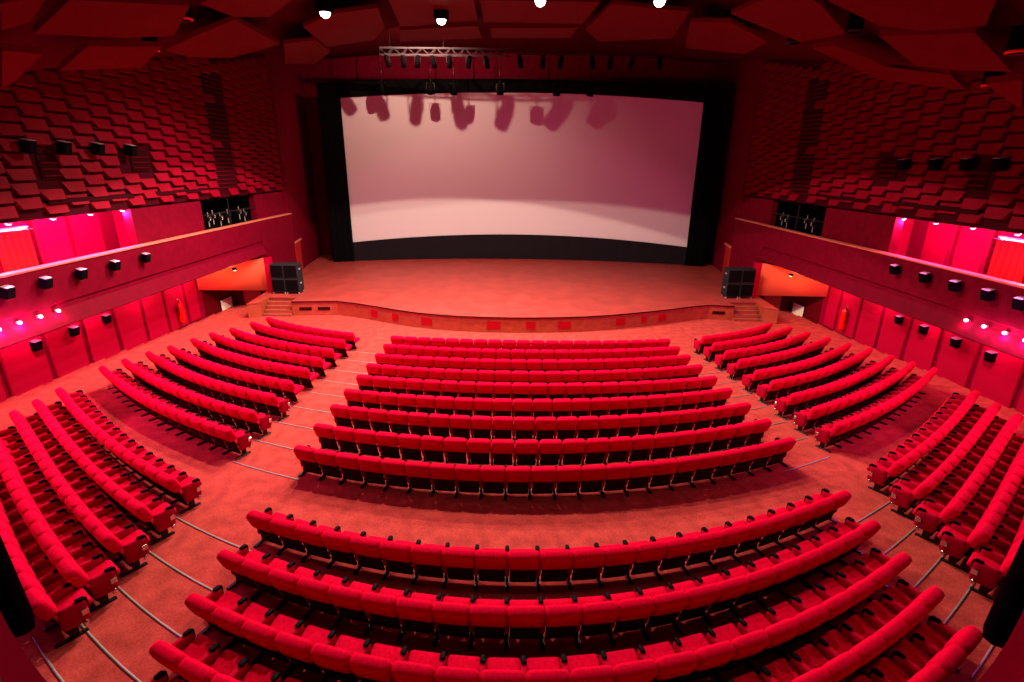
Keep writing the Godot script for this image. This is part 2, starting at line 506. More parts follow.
# ------------------------------------------------------------------ side balconies: fascia, rail, alcove
func balconies() -> void:
	for s in [-1.0, 1.0]:
		# fascia section (x inwards from the hall's half width, y), swept along the hall
		var prof: Array[Vector2] = [Vector2(13.55, RAIL), Vector2(13.2, RAIL), Vector2(13.2, 3.42), Vector2(13.26, 3.36), Vector2(13.26, 3.22), Vector2(13.0, 2.8), Vector2(13.05, SOFFIT), Vector2(WALL + 0.4, SOFFIT), Vector2(WALL + 0.4, 3.0), Vector2(13.55, 3.0)]
		var st := sb()
		st.set_smooth_group(-1)
		var near := 3.5
		var far := -27.6
		for i in prof.size():
			var p := prof[i]
			var q := prof[(i + 1) % prof.size()]
			var mid := Vector3(s * 13.4, 3.0, -12)
			var nrm := Vector2(-(q.y - p.y), q.x - p.x)
			var c := Vector3(s * ((p.x + q.x) / 2 - nrm.x * 0.01), (p.y + q.y) / 2 - nrm.y * 0.01, mid.z)
			# the section runs round the outside the same way, so one side of each edge is inside
			quad(st, Vector3(s * p.x, p.y, near), Vector3(s * q.x, q.y, near), Vector3(s * q.x, q.y, far), Vector3(s * p.x, p.y, far), Vector3(s * ((p.x + q.x) / 2 + nrm.x * 0.01), (p.y + q.y) / 2 + nrm.y * 0.01, mid.z))
		struct("wall_left" if s < 0 else "wall_right", st, M.wall)
		# from the jamb to the proscenium the fascia runs down to the stage
		var f := sb()
		bx(f, Vector3(s * 13.4, (RAIL + STAGE) / 2, -29.6), Vector3(0.4, RAIL - STAGE, 4.04))
		struct("wall_left" if s < 0 else "wall_right", f, M.wall)
		var r := sb()
		bx(r, Vector3(s * 13.3, RAIL + 0.03, -14.0), Vector3(0.3, 0.06, 35.2), 0.015)
		struct("trim", r, M.gold_rail)
		# alcove behind the rail: panelled back wall, ceiling, side
		var a := sb()
		bx(a, Vector3(s * 15.5, 4.6, -8.6), Vector3(0.2, 3.6, 24.2))
		bx(a, Vector3(s * 14.75, 5.97, -8.6), Vector3(1.7, 0.3, 24.2))
		var aw := struct("wall_left" if s < 0 else "wall_right", a, M.pilaster)
		var ae := sb()
		bx(ae, Vector3(s * 14.62, 4.4, -20.6), Vector3(1.6, 2.75, 0.3))
		struct("wall_left" if s < 0 else "wall_right", ae, M.panel)
		var k := 0
		var d := 19.75
		while d > 10.0:
			var b := d - 1.45
			var p := sb()
			bx(p, Vector3(s * 15.36, 4.4, -(d + b) / 2 + 0.08), Vector3(0.1, 2.9, 1.3), 0.02)
			put("wall_panel", p, M.panel, aw)
			var pi_ := sb()
			bx(pi_, Vector3(s * 15.3, 4.4, -b + 0.08), Vector3(0.26, 2.9, 0.2), 0.02)
			put("pilaster", pi_, M.pilaster, aw)
			# ceiling downlights of the alcove
			var t := thing("alcove_light", "tiny downlight in the %s alcove, %s from the stage end" % [side(s), ORD[k]], "downlight", Vector3(s * 13.72, 5.7, -(d + b) / 2 + 0.3), 0.0, "%s alcove downlights" % side(s))
			var g := sb()
			lathe(g, Transform3D(), [Vector2(0.0, -0.04), Vector2(0.05, -0.03), Vector2(0.06, 0.02)], 12)
			put("bulb", g, M.lamp_pink, t)
			var ring := sb()
			lathe(ring, Transform3D(), [Vector2(0.06, -0.01), Vector2(0.08, -0.01), Vector2(0.08, 0.12)], 12)
			put("trim_ring", ring, M.pale_metal, t)
			omni(t, Vector3(s * 0.12, -0.1, 0), Color(1.0, 0.3, 0.75), 15.0 if s < 0 else 9.0, 0.05)
			d = b
			k += 1
		# curtain and timber door farther back in the alcove
		var cu := thing("curtain", "red pleated curtain hanging in the %s alcove" % side(s), "curtain", Vector3(s * 15.0, 4.45, -15.75))
		var cs := sb()
		cs.set_smooth_group(1)
		for i in 24:
			var z0 := -0.55 + 1.1 * i / 24.0
			var z1 := -0.55 + 1.1 * (i + 1) / 24.0
			var x0: float = -s * 0.05 * sin(i * 1.25)
			var x1: float = -s * 0.05 * sin((i + 1) * 1.25)
			quad(cs, Vector3(x0, -1.4, z0), Vector3(x1, -1.4, z1), Vector3(x1, 0.85, z1), Vector3(x0, 0.85, z0), Vector3(s, 0, 0))
			quad(cs, Vector3(x0 + s * 0.02, -1.4, z0), Vector3(x1 + s * 0.02, -1.4, z1), Vector3(x1 + s * 0.02, 0.85, z1), Vector3(x0 + s * 0.02, 0.85, z0), Vector3(-s, 0, 0))
		put("cloth", cs, M.curtain, cu)
		var rod := sb()
		bar(rod, Vector3(0, 0.88, -0.7), Vector3(0, 0.88, 0.7), 0.025, 8)
		put("rod", rod, M.chrome, cu)
		var dd := sb()
		bx(dd, Vector3(s * 15.2, 4.2, -14.5), Vector3(0.1, 2.0, 1.1), 0.02)
		var dn := struct("door_3" if s < 0 else "door_4", dd, M.amber)
		var hh := sb()
		bx(hh, Vector3(s * 15.12, 4.5, -14.9), Vector3(0.06, 0.16, 0.04), 0.01)
		put("door_handle", hh, M.chrome, dn)
		# fluorescent fitting over the door
		var tube := thing("strip_light", "white strip light above the timber door in the %s alcove" % side(s), "strip light", Vector3(s * 14.3, 5.5, -14.4))
		var tb := sb()
		bx(tb, Vector3.ZERO, Vector3(0.1, 0.05, 2.2), 0.01)
		put("fitting", tb, M.pale_metal, tube)
		var tg := sb()
		bar(tg, Vector3(0, -0.04, -1.05), Vector3(0, -0.04, 1.05), 0.02, 8)
		put("tube", tg, M.lamp_warm, tube)
		omni(tube, Vector3(0, -0.12, 0), Color(1.0, 0.75, 0.5), 1.5, 0.05)
		# row of spotlights tucked into the fold of the fascia
		d = 14.5
		k = 0
		while d > 8.0:
			var t := thing("fascia_spotlight", "small bright spotlight under the %s balcony fold, %s from the stage" % [side(s), ORD[k]], "spotlight", Vector3(s * (13.17 if k < 2 else 13.21), 3.22, -d), 0.0, "%s fascia spotlights" % side(s))
			var hb := sb()
			bx(hb, Vector3(s * 0.04, 0.0, 0), Vector3(0.07, 0.08, 0.1), 0.015)
			put("housing", hb, M.pale_metal, t)
			var g := sb()
			lathe(g, Transform3D(Basis(), Vector3(-s * 0.03, 0, 0)), [Vector2(0.0, -0.05), Vector2(0.035, -0.035), Vector2(0.05, 0.0), Vector2(0.035, 0.035), Vector2(0.0, 0.05)], 12)
			put("bulb", g, M.lamp_pink, t)
			omni(t, Vector3(-s * 0.12, -0.05, 0), Color(1.0, 0.3, 0.75), (2.2 if k > 1 else 0.8) * (1.0 if s < 0 else 0.7), 0.04)
			d -= 0.6
			k += 1
		# unseen small downlights behind the fascia, placed to wash the lower wall
		for i in 6:
			var dz := 22.6 - i * 2.6
			var t := thing("unseen_soffit_light", "unseen recessed downlight in the %s balcony underside, %s from the stage" % [side(s), ORD[i]], "downlight", Vector3(s * 14.2, SOFFIT - 0.02, -dz), 0.0, "%s unseen soffit downlights" % side(s))
			var g := sb()
			lathe(g, Transform3D(), [Vector2(0.0, -0.03), Vector2(0.06, -0.02), Vector2(0.08, 0.0)], 12)
			put("bulb", g, M.lamp_pink, t)
			var ring := sb()
			lathe(ring, Transform3D(), [Vector2(0.08, -0.01), Vector2(0.11, -0.01), Vector2(0.11, 0.02)], 12)
			put("trim_ring", ring, M.pale_metal, t)
			omni(t, Vector3(0, -0.1, 0), Color(1.0, 0.38, 0.68), 5.0 if s < 0 else 3.6, 0.06)

# ------------------------------------------------------------------ upper walls with the lattice of wedge tiles
func eaves(d: float) -> float:
	var e := d - 15.0
	return 9.0 + 0.25 * e - 0.0025 * e * e if e > 0.0 else 9.0 + 0.15 * e

func upper_walls() -> void:
	var shapes: Array = []
	for v in 3:
		var st := sb()
		st.set_smooth_group(-1)
		var w := 0.415
		var b := [0.28, 0.31, 0.26][v] as float
		var t := [0.16, 0.14, 0.18][v] as float
		# an inverted wedge: flush along its top edge, proud along its narrower lower edge; local x along the wall, z out of it
		var B := [Vector3(-w, 0.19, 0), Vector3(w, 0.19, 0), Vector3(b, -0.12, 0), Vector3(-b, -0.12, 0)]
		var F := [Vector3(-w, 0.19, 0.04), Vector3(w, 0.19, 0.04), Vector3(b + 0.04, -0.1, t), Vector3(-b - 0.04, -0.1, t)]
		var c := Vector3(0, 0, 0.03)
		quad(st, F[0], F[1], F[2], F[3], c)
		for i in 4:
			quad(st, B[i], B[(i + 1) % 4], F[(i + 1) % 4], F[i], c)
		shapes.append(done(st))
	var rng := RandomNumberGenerator.new()
	rng.seed = 41
	for s in [-1.0, 1.0]:
		var st := sb()
		var lw := sb()
		bx(lw, Vector3(s * (HALF + 0.15), 10.4, -14.05), Vector3(0.3, 9.3, 35.1))
		bx(st, Vector3(s * (HALF + 0.15), 5.1, -20.95), Vector3(0.3, 1.4, 4.3))
		bx(st, Vector3(s * (HALF + 0.15), 5.1, -29.8), Vector3(0.3, 1.4, 3.6))
		struct("wall_left" if s < 0 else "wall_right", st, M.wall)
		var w := struct("wall_left" if s < 0 else "wall_right", lw, M.shaded_backing)
		var holes := [[24.5, 26.3, 6.1, 7.95], [24.6, 26.4, 8.2, 9.8], [24.8, 26.4, 10.2, 11.0], [15.5, 16.2, 6.8, 7.5], [19.3, 20.2, 7.0, 7.7]]
		var col := 0
		var d := 31.0
		while d > 11.6:
			var y := 5.98 + (0.19 if col % 2 else 0.0)
			while y < eaves(d) + 0.25:
				var hit := false
				for h in holes:
					if d > h[0] - 0.25 and d < h[1] + 0.25 and y > h[2] - 0.1 and y < h[3] + 0.1:
						hit = true
				if not hit:
					var o := part("tile", shapes[rng.randi() % 3], M.tile, w)
					o.position = Vector3(s * (HALF - 0.0), y, -d)
					o.rotation.y = PI / 2 if s < 0 else -PI / 2
				y += 0.38
			d -= 0.85
			col += 1
		# dark slotted grilles let into the lattice
		for h in holes:
			var hc := Vector3(s * (HALF - 0.01), (h[2] + h[3]) / 2, -(h[0] + h[1]) / 2)
			var g := sb()
			bx(g, hc, Vector3(0.06, h[3] - h[2], h[1] - h[0]), 0.01)
			var go := put("vent_grille", g, M.grille, w)
			var yy: float = h[2] + 0.12
			while yy < h[3] - 0.05:
				var sl := sb()
				bx(sl, Vector3(s * (HALF - 0.05), yy, hc.z), Vector3(0.06, 0.05, (h[1] - h[0]) - 0.08), 0.01)
				put("slat", sl, M.dark_red, go)
				yy += 0.18
		# long dark slots below the lattice
		for z in [22.0, 17.2]:
			var g := sb()
			bx(g, Vector3(s * (HALF - 0.06), 6.2, -z), Vector3(0.14, 0.16, 3.6), 0.02)
			put("air_slot", g, M.grille, w)
		# lighting window: a black opening with a cross of bars and small lamps inside
		var wd := Node3D.new()
		wd.name = "window_1" if s < 0 else "window_2"
		add_child(wd)
		wd.set_meta("kind", "structure")
		var f := sb()
		bx(f, Vector3(s * (HALF + 1.4), 5.1, -25.55), Vector3(0.1, 1.5, 5.1))
		bx(f, Vector3(s * (HALF + 0.7), 4.44, -25.55), Vector3(1.4, 0.06, 5.1))
		bx(f, Vector3(s * (HALF + 0.7), 5.76, -25.55), Vector3(1.4, 0.06, 5.1))
		bx(f, Vector3(s * (HALF + 0.85), 5.1, -23.0), Vector3(1.1, 1.5, 0.1))
		bx(f, Vector3(s * (HALF + 0.85), 5.1, -28.1), Vector3(1.1, 1.5, 0.1))
		put("recess", f, M.black, wd)
		var c := sb()
		bar(c, Vector3(s * (HALF + 0.05), 5.12, -23.05), Vector3(s * (HALF + 0.05), 5.12, -28.05), 0.03, 6)
		put("crossbar", c, M.steel, wd)
		var m := sb()
		bar(m, Vector3(s * (HALF + 0.05), 4.46, -25.4), Vector3(s * (HALF + 0.05), 5.74, -25.4), 0.03, 6)
		put("mullion", m, M.steel, wd)
		var zs := [23.4, 24.1, 24.5, 25.1, 25.8, 26.9, 27.4]
		if s > 0:
			zs = [23.4, 24.5, 25.1, 26.9, 27.4]
		for i in zs.size():
			var t := thing("window_spotlight", "small stage lamp in the %s dark window, %s from its rear end" % [side(s), ORD[i]], "stage lamp", Vector3(s * (HALF + 0.35), 4.85 + 0.07 * (i % 3), -zs[i]), 0.0, "lamps in the %s dark window" % side(s))
			var lb := sb()
			bar(lb, Vector3(0, 0.04, -0.16), Vector3(-s * 0.05, -0.04, 0.14), 0.09, 10)
			put("barrel", lb, M.cabinet, t)
			var yk := sb()
			bar(yk, Vector3(0, 0.02, 0), Vector3(0, 0.26, 0), 0.02, 6)
			bar(yk, Vector3(0, -0.1, 0), Vector3(0, -0.38, 0), 0.02, 6)
			put("yoke", yk, M.pale_metal, t)
			var ln := sb()
			bx(ln, Vector3(-s * 0.1, -0.02, 0.02), Vector3(0.03, 0.14, 0.06), 0.01)
			put("clamp", ln, M.white_board, t)

# ------------------------------------------------------------------ stage
func stage_edge() -> Array:
	return [Vector2(-12.95, 24.56), Vector2(-12.5, 25.0), Vector2(-12.5, 26.0), Vector2(-11.05, 26.0), Vector2(-11.05, 25.2), Vector2(-8.85, 25.4), Vector2(-7.8, 25.05), Vector2(-6.7, 24.5), Vector2(-5.6, 23.92), Vector2(-4.55, 23.45), Vector2(-3.5, 23.12), Vector2(-2.4, 22.9), Vector2(-1.2, 22.78), Vector2(0.03, 22.74), Vector2(1.2, 22.78), Vector2(2.4, 22.9), Vector2(3.4, 23.06), Vector2(4.4, 23.3), Vector2(5.5, 23.65), Vector2(6.6, 24.05), Vector2(7.8, 24.55), Vector2(8.9, 25.05), Vector2(9.9, 25.4), Vector2(11.1, 25.2), Vector2(11.1, 26.0), Vector2(12.5, 26.0), Vector2(12.5, 25.0), Vector2(13.0, 24.56)]

func stage() -> void:
	var e := stage_edge()
	var pts := PackedVector2Array(e)
	pts.append_array([Vector2(13.2, 27.4), Vector2(14.3, 39.0), Vector2(-14.3, 39.0), Vector2(-13.2, 27.4)])
	var fr := sb()
	prism(fr, pts, 0.001, STAGE - 0.05)
	var s := struct("floor", fr, M.stage_wood)
	# stage boards with a thin dark overhanging edge
	var up := PackedVector2Array()
	for p in e:
		up.append(p - Vector2(0, 0.04))
	up.append_array([Vector2(13.2, 27.4), Vector2(14.3, 39.0), Vector2(-14.3, 39.0), Vector2(-13.2, 27.4)])
	var tp := sb()
	prism(tp, up, STAGE - 0.05, STAGE)
	put("stage_top", tp, M.stage_floor, s)
	var lip := sb()
	for i in range(4, e.size() - 5):
		var p: Vector2 = e[i] - Vector2(0, 0.05)
		var q: Vector2 = e[i + 1] - Vector2(0, 0.05)
		var a := Vector3(p.x, STAGE - 0.03, -p.y)
		var b := Vector3(q.x, STAGE - 0.03, -q.y)
		box(lip, Transform3D(Basis.looking_at(b - a, Vector3.UP), (a + b) / 2), Vector3(0.02, 0.05, a.distance_to(b)))
	put("edge_trim", lip, M.shell, s)
	# red vent panels along the curved front, dark ones on the straight wings
	for v in [[-6.75, 0.42, 1], [-5.6, 0.36, 1], [-4.0, 0.55, 1], [-0.85, 0.62, 1], [0.85, 0.42, 1], [2.4, 0.6, 1], [5.1, 0.5, 1], [6.3, 0.3, 1], [7.3, 0.45, 1], [-10.4, 0.6, 0], [-9.5, 0.6, 0], [10.2, 0.0, 0], [10.4, 0.6, 0]]:
		if v[1] == 0.0:
			continue
		var x: float = v[0]
		for i in e.size() - 1:
			if e[i].x <= x and e[i + 1].x >= x and e[i + 1].x - e[i].x > 0.1:
				var f: float = (x - e[i].x) / (e[i + 1].x - e[i].x)
				var p: Vector2 = e[i].lerp(e[i + 1], f)
				var dir: Vector2 = (e[i + 1] - e[i]).normalized()
				var g := sb()
				box(g, Transform3D(Basis.looking_at(Vector3(dir.x, 0, -dir.y), Vector3.UP), Vector3(p.x, 0.4, -p.y)), Vector3(0.05, 0.34 if v[2] else 0.16, v[1]), 0.008)
				put("vent_panel", g, M.vent if v[2] else M.shell, s)
				break
	# little stairs cut into both corners
	for sd in [-1.0, 1.0]:
		var t := Node3D.new()
		t.name = numbered("trim")
		add_child(t)
		t.set_meta("kind", "structure")
		for i in 4:
			var g := sb()
			var h := 0.16 * (i + 1)
			bx(g, Vector3(sd * 11.78, h / 2, -(25.12 + 0.22 * i)), Vector3(1.4, h - 0.002, 0.22), 0.006)
			var o := put("step", g, M.stage_wood, t)
			var n := sb()
			bx(n, Vector3(sd * 11.78, h, -(25.03 + 0.22 * i)), Vector3(1.36, 0.016, 0.045), 0.004)
			put("nosing_strip", n, M.nosing, o)

# ------------------------------------------------------------------ screen and its black masking
func screen_d(x: float) -> float:
	return 38.3 - 1.9 * pow(x / 12.6, 2)

func screen_top(x: float) -> float:
	return 11.94 - 0.62 * pow(absf(x - 0.1) / 11.5, 2)

func screen_low(x: float) -> float:
	return 2.57 - 0.5 * pow(absf(x - 0.1) / 11.7, 2)

func curved(st: SurfaceTool, x0: float, x1: float, low: Callable, high: Callable, off: float, n: int, fold := 0.0) -> void:
	# a curved upright sheet with thickness, `off` metres in front of the screen surface
	st.set_smooth_group(1)
	var rows := 6
	for i in n:
		var a := lerpf(x0, x1, float(i) / n)
		var b := lerpf(x0, x1, float(i + 1) / n)
		var fa := fold * sin(i * 1.9)
		var fb := fold * sin((i + 1) * 1.9)
		for j in rows:
			var la := lerpf(low.call(a), high.call(a), float(j) / rows)
			var ha := lerpf(low.call(a), high.call(a), float(j + 1) / rows)
			var lb := lerpf(low.call(b), high.call(b), float(j) / rows)
			var hb := lerpf(low.call(b), high.call(b), float(j + 1) / rows)
			var za := -screen_d(a) + off + fa
			var zb := -screen_d(b) + off + fb
			var c := Vector3((a + b) / 2, la, (za + zb) / 2 - 1.0)
			quad(st, Vector3(a, la, za), Vector3(b, lb, zb), Vector3(b, hb, zb), Vector3(a, ha, za), c)
			quad(st, Vector3(a, la, za - 0.03), Vector3(b, lb, zb - 0.03), Vector3(b, hb, zb - 0.03), Vector3(a, ha, za - 0.03), c + Vector3(0, 0, 2.0))

func screen() -> void:
	var t := thing("cinema_screen", "huge pale curved cinema screen framed in black above the stage", "screen", Vector3.ZERO)
	var st := sb()
	curved(st, -11.6, 12.4, screen_low, screen_top, 0.0, 48)
	put("screen_sheet", st, M.screen, t)
	var top := thing("masking_border", "black cloth border across the top of the screen", "masking cloth", Vector3.ZERO)
	var a := sb()
	curved(a, -12.4, 13.1, screen_top, func(x): return 12.75 - 0.62 * pow(absf(x) / 12.5, 2), 0.12, 40)
	put("cloth", a, M.blackcloth, top)
	var low := thing("masking_skirt", "black cloth skirt hanging between the screen and the stage floor", "masking cloth", Vector3.ZERO)
	var b := sb()
	curved(b, -12.4, 13.1, func(_x): return STAGE + 0.01, screen_low, 0.12, 80, 0.03)
	put("cloth", b, M.skirt, low)
	for s in [-1.0, 1.0]:
		var w := thing("masking_drape", "tall pleated black drape along the %s edge of the screen" % side(s), "drape", Vector3.ZERO)
		var c := sb()
		var x0: float = -12.5 if s < 0 else 12.05
		var x1: float = -11.15 if s < 0 else 13.2
		curved(c, x0, x1, func(_x): return STAGE + 0.01, func(x): return 12.75 - 0.62 * pow(absf(x) / 12.5, 2), 0.3, 40, 0.08)
		put("cloth", c, M.blackcloth, w)

# ------------------------------------------------------------------ ceiling
func vault(x: float, d: float) -> float:
	var a := clampf((13.5 - absf(x)) / 8.5, 0.0, 1.0)
	var k := a * a * (3.0 - 2.0 * a)
	var c := 13.4 + clampf((d - 28.0) * 0.15, 0.0, 0.6)
	return eaves(d) + (c - eaves(d)) * k

func ceiling() -> void:
	var st := sb()
	st.set_smooth_group(1)
	var nx := 36
	var nz := 44
	for i in nx:
		for j in nz:
			var P: Array[Vector3] = []
			for q in [[0, 0], [1, 0], [1, 1], [0, 1]]:
				var x: float = -13.8 + 27.6 * (i + q[0]) / nx
				var d: float = -3.5 + 43.0 * (j + q[1]) / nz
				P.append(Vector3(x, vault(clampf(x, -13.5, 13.5), d) + 0.45, -d))
			var c := (P[0] + P[2]) / 2 + Vector3(0, 0.1, 0)
			quad(st, P[0], P[1], P[2], P[3], c)
			var up := Vector3(0, 0.2, 0)
			quad(st, P[0] + up, P[1] + up, P[2] + up, P[3] + up, c)
	var ce := struct("ceiling", st, M.void)
	# hung reflector panels: outlines as (x, y, d) corners of their undersides
	var V := func(a: Array) -> Array:
		return a
	var panels := [
		[[-10.14, 9.87, 12.42], [-9.36, 10.54, 12.61], [-8.74, 11.31, 16.08], [-9.67, 10.72, 16.7], [-9.91, 10.28, 14.8]],
		[[-10.99, 9.41, 13.96], [-10.25, 9.95, 14.06], [-10.08, 10.44, 16.71], [-10.94, 9.93, 16.94]],
		[[-10.6, 9.48, 12.06], [-10.58, 9.6, 13.07], [-11.42, 9.03, 13.09], [-11.61, 8.89, 12.96]],
		[[-10.18, 10.42, 17.0], [-9.48, 10.99, 17.74], [-8.75, 11.54, 18.5], [-9.2, 11.74, 22.96], [-10.41, 10.96, 21.34], [-10.44, 10.53, 18.71]],
		[[-9.72, 10.13, 11.29], [-9.35, 10.51, 12.09], [-9.93, 10.02, 12.14], [-10.17, 9.78, 11.7]],
		[[-8.62, 11.43, 16.37], [-8.07, 11.82, 16.76], [-7.0, 12.54, 19.58], [-8.22, 11.97, 19.95], [-8.65, 11.59, 18.37]],
		[[-8.04, 12.22, 22.45], [-6.92, 12.65, 22.4], [-5.27, 13.0, 22.94], [-5.66, 12.97, 25.74], [-6.63, 12.85, 27.64], [-8.5, 12.32, 26.49]],
		[[-9.15, 11.8, 23.23], [-8.36, 12.24, 24.71], [-8.75, 12.33, 27.66], [-10.64, 12.34, 30.91], [-10.68, 11.69, 26.98]],
		[[-4.54, 13.0, 21.0], [-1.51, 13.0, 20.89], [-1.54, 13.0, 24.57], [-4.99, 13.0, 25.69]],
		[[-1.29, 13.0, 21.8], [3.08, 13.0, 21.91], [2.81, 13.0, 25.03], [-1.31, 13.0, 24.86]],
		[[-5.14, 13.0, 26.38], [-1.61, 13.0, 25.54], [-1.56, 13.0, 27.78], [-5.93, 13.3, 30.31]],
		[[-1.1, 13.0, 25.88], [2.72, 13.0, 25.71], [2.56, 13.0, 27.59], [-1.09, 13.0, 27.76]],
		[[3.07, 13.0, 26.05], [3.55, 13.01, 22.14], [6.47, 12.79, 22.19], [6.94, 12.74, 26.13], [4.24, 13.21, 29.39]],
		[[6.82, 12.71, 23.24], [7.73, 12.3, 21.44], [9.06, 11.62, 21.12], [9.42, 11.75, 23.98], [7.85, 12.55, 27.12]],
		[[7.47, 12.38, 20.73], [7.58, 12.21, 18.26], [7.86, 11.96, 16.74], [8.43, 11.58, 16.53], [9.35, 10.95, 16.74], [9.35, 11.27, 19.34]],
		[[8.31, 11.62, 16.14], [8.71, 11.15, 13.72], [9.24, 10.57, 11.56], [9.75, 10.18, 12.36], [9.61, 10.44, 14.01], [9.29, 10.81, 15.19]],
		[[9.54, 10.65, 15.52], [9.87, 10.13, 12.72], [10.82, 9.38, 12.64], [10.67, 9.65, 14.14], [10.49, 9.91, 15.22]],
		[[9.66, 11.05, 19.12], [9.68, 10.86, 17.8], [10.29, 10.32, 16.82], [10.75, 9.94, 16.35], [10.81, 9.58, 14.39], [11.34, 9.25, 14.43], [11.21, 9.93, 17.72]],
		[[11.12, 9.28, 13.64], [11.04, 9.21, 12.58], [12.12, 8.71, 13.57]]]
	for pl in panels:
		var pts: Array[Vector3] = []
		var c := Vector3.ZERO
		for q in pl:
			pts.append(Vector3(q[0], q[1], -q[2]))
			c += pts[-1]
		c /= pts.size()
		var s := sb()
		s.set_smooth_group(-1)
		var up := Vector3(0, 0.14, 0)
		for i in pts.size():
			var a := pts[i]
			var b := pts[(i + 1) % pts.size()]
			tri(s, c, a, b, c + up * 3.0)
			tri(s, c + up, a + up, b + up, c - up)
			quad(s, a, b, b + up, a + up, c + up * 0.5)
		put("ceiling_panel", s, M.cloud, ce)
	# round black and red fittings between the panels
	var spots := [[-9.61, 10.72, 13.6, 1], [-10.53, 10.48, 16.94, 1], [-9.37, 11.26, 16.88, 1], [10.62, 9.8, 12.42, 1], [11.55, 9.37, 13.96, 1], [9.82, 10.57, 14.03, 0], [9.56, 11.1, 16.72, 0], [9.62, 11.53, 20.35, 0]]
	for i in spots.size():
		var q: Array = spots[i]
		var t := thing("ceiling_can", CANS[i], "ceiling fitting", Vector3(q[0], q[1] - 0.1, -q[2]))
		var g := sb()
		lathe(g, Transform3D(), [Vector2(0.0, 0.02), Vector2(0.14, 0.03), Vector2(0.16, 0.0), Vector2(0.19, 0.0), Vector2(0.2, 0.05), Vector2(0.2, 0.5), Vector2(0.0, 0.5)], 18)
		put("can", g, M.black, t)
		var r := sb()
		lathe(r, Transform3D(), [Vector2(0.15, -0.01), Vector2(0.21, -0.01), Vector2(0.21, 0.04)], 18)
		put("rim", r, M.extinguisher if q[3] else M.steel, t)

# ------------------------------------------------------------------ front and rear walls
func shell() -> void:
	var st := sb()
	bx(st, Vector3(0, 7.0, -39.4), Vector3(30, 16, 0.4))
	struct("wall_front", st, M.wall)
	var b := sb()
	bx(b, Vector3(0, 7.0, 3.7), Vector3(32, 16, 0.4))
	struct("wall_back", b, M.wall)
	for s in [-1.0, 1.0]:
		# splayed wall from the end of the fascia to the screen masking, with its exit door
		var A := Vector3(s * 13.3, 0, -31.5)
		var B := Vector3(s * 14.3, 0, -37.2)
		var dir := (B - A).normalized()
		var xf := Transform3D(Basis.looking_at(dir, Vector3.UP), (A + B) / 2 + Vector3(s * 0.15, 7.4, 0))
		var w := sb()
		box(w, xf, Vector3(0.3, 13.4, A.distance_to(B) + 0.1))
		struct("wall_left" if s < 0 else "wall_right", w, M.wall)
		var c := sb()
		bx(c, Vector3(s * 14.6, 7.4, -38.2), Vector3(0.4, 13.4, 2.2))
		struct("wall_left" if s < 0 else "wall_right", c, M.wall)
		var dx := Transform3D(Basis.looking_at(dir, Vector3.UP), A + dir * 1.25 + Vector3(0, STAGE + 0.95, 0))
		var d := sb()
		box(d, dx, Vector3(0.1, 1.86, 1.5), 0.01)
		var dn := struct("door_5" if s < 0 else "door_6", d, M.door_red)
		var f := sb()
		box(f, dx * Transform3D(Basis(), Vector3(-s * 0.06, 0.97, 0)), Vector3(0.14, 0.08, 1.8), 0.01)
		put("door_head", f, M.gold_rail, dn)
		var h := sb()
		box(h, dx * Transform3D(Basis(), Vector3(-s * 0.07, 0, 0.5)), Vector3(0.05, 0.14, 0.04), 0.01)
		put("door_handle", h, M.chrome, dn)

# ------------------------------------------------------------------ chairs
func chair_parts(pitch: float) -> Array:
	# local axes: the sitter looks along -z; the top of the backrest is at z = 0
	var h := pitch * 0.5 - 0.006
	var back := sb()
	pad(back, Transform3D(Basis(Vector3.RIGHT, 0.36), Vector3(0, 0.635, -0.11)), pitch - 0.014, 0.37, 0.15, 0.07, 0.026, 6)
	var shell := sb()
	pad(shell, Transform3D(Basis(Vector3.RIGHT, 0.3), Vector3(0, 0.28, -0.2)), pitch - 0.1, 0.5, 0.04, 0.05, 0.0, 3)  # lower back, carried down to the floor to darken the space underneath
	var seat := sb()
	pad(seat, Transform3D(Basis(Vector3.RIGHT, PI / 2 + 0.14), Vector3(0, 0.37, -0.4)), pitch - 0.1, 0.45, 0.11, 0.035, 0.008, 4)
	var arm := sb()
	pad(arm, Transform3D(Basis(Vector3.UP, PI / 2), Vector3(-h, 0.36, -0.375)), 0.34, 0.38, 0.085, 0.07, 0.0, 4)
	var cap := sb()
	pad(cap, Transform3D(Basis(Vector3.RIGHT, PI / 2), Vector3(-h, 0.555, -0.48)), 0.07, 0.12, 0.04, 0.03, 0.005, 4)
	bx(cap, Vector3(-h, 0.48, -0.55), Vector3(0.05, 0.15, 0.025), 0.01)
	var leg := sb()
	bx(leg, Vector3(-h, 0.09, -0.32), Vector3(0.045, 0.18, 0.12), 0.008)
	bx(leg, Vector3(-h, 0.015, -0.28), Vector3(0.07, 0.03, 0.4), 0.006)
	return [["backrest", done(back), M.velvet], ["shading_back_shell", done(shell), M.shell], ["seat", done(seat), M.velvet], ["armrest", done(arm), M.velvet_side], ["arm_cap", done(cap), M.cap], ["leg", done(leg), M.steel]]

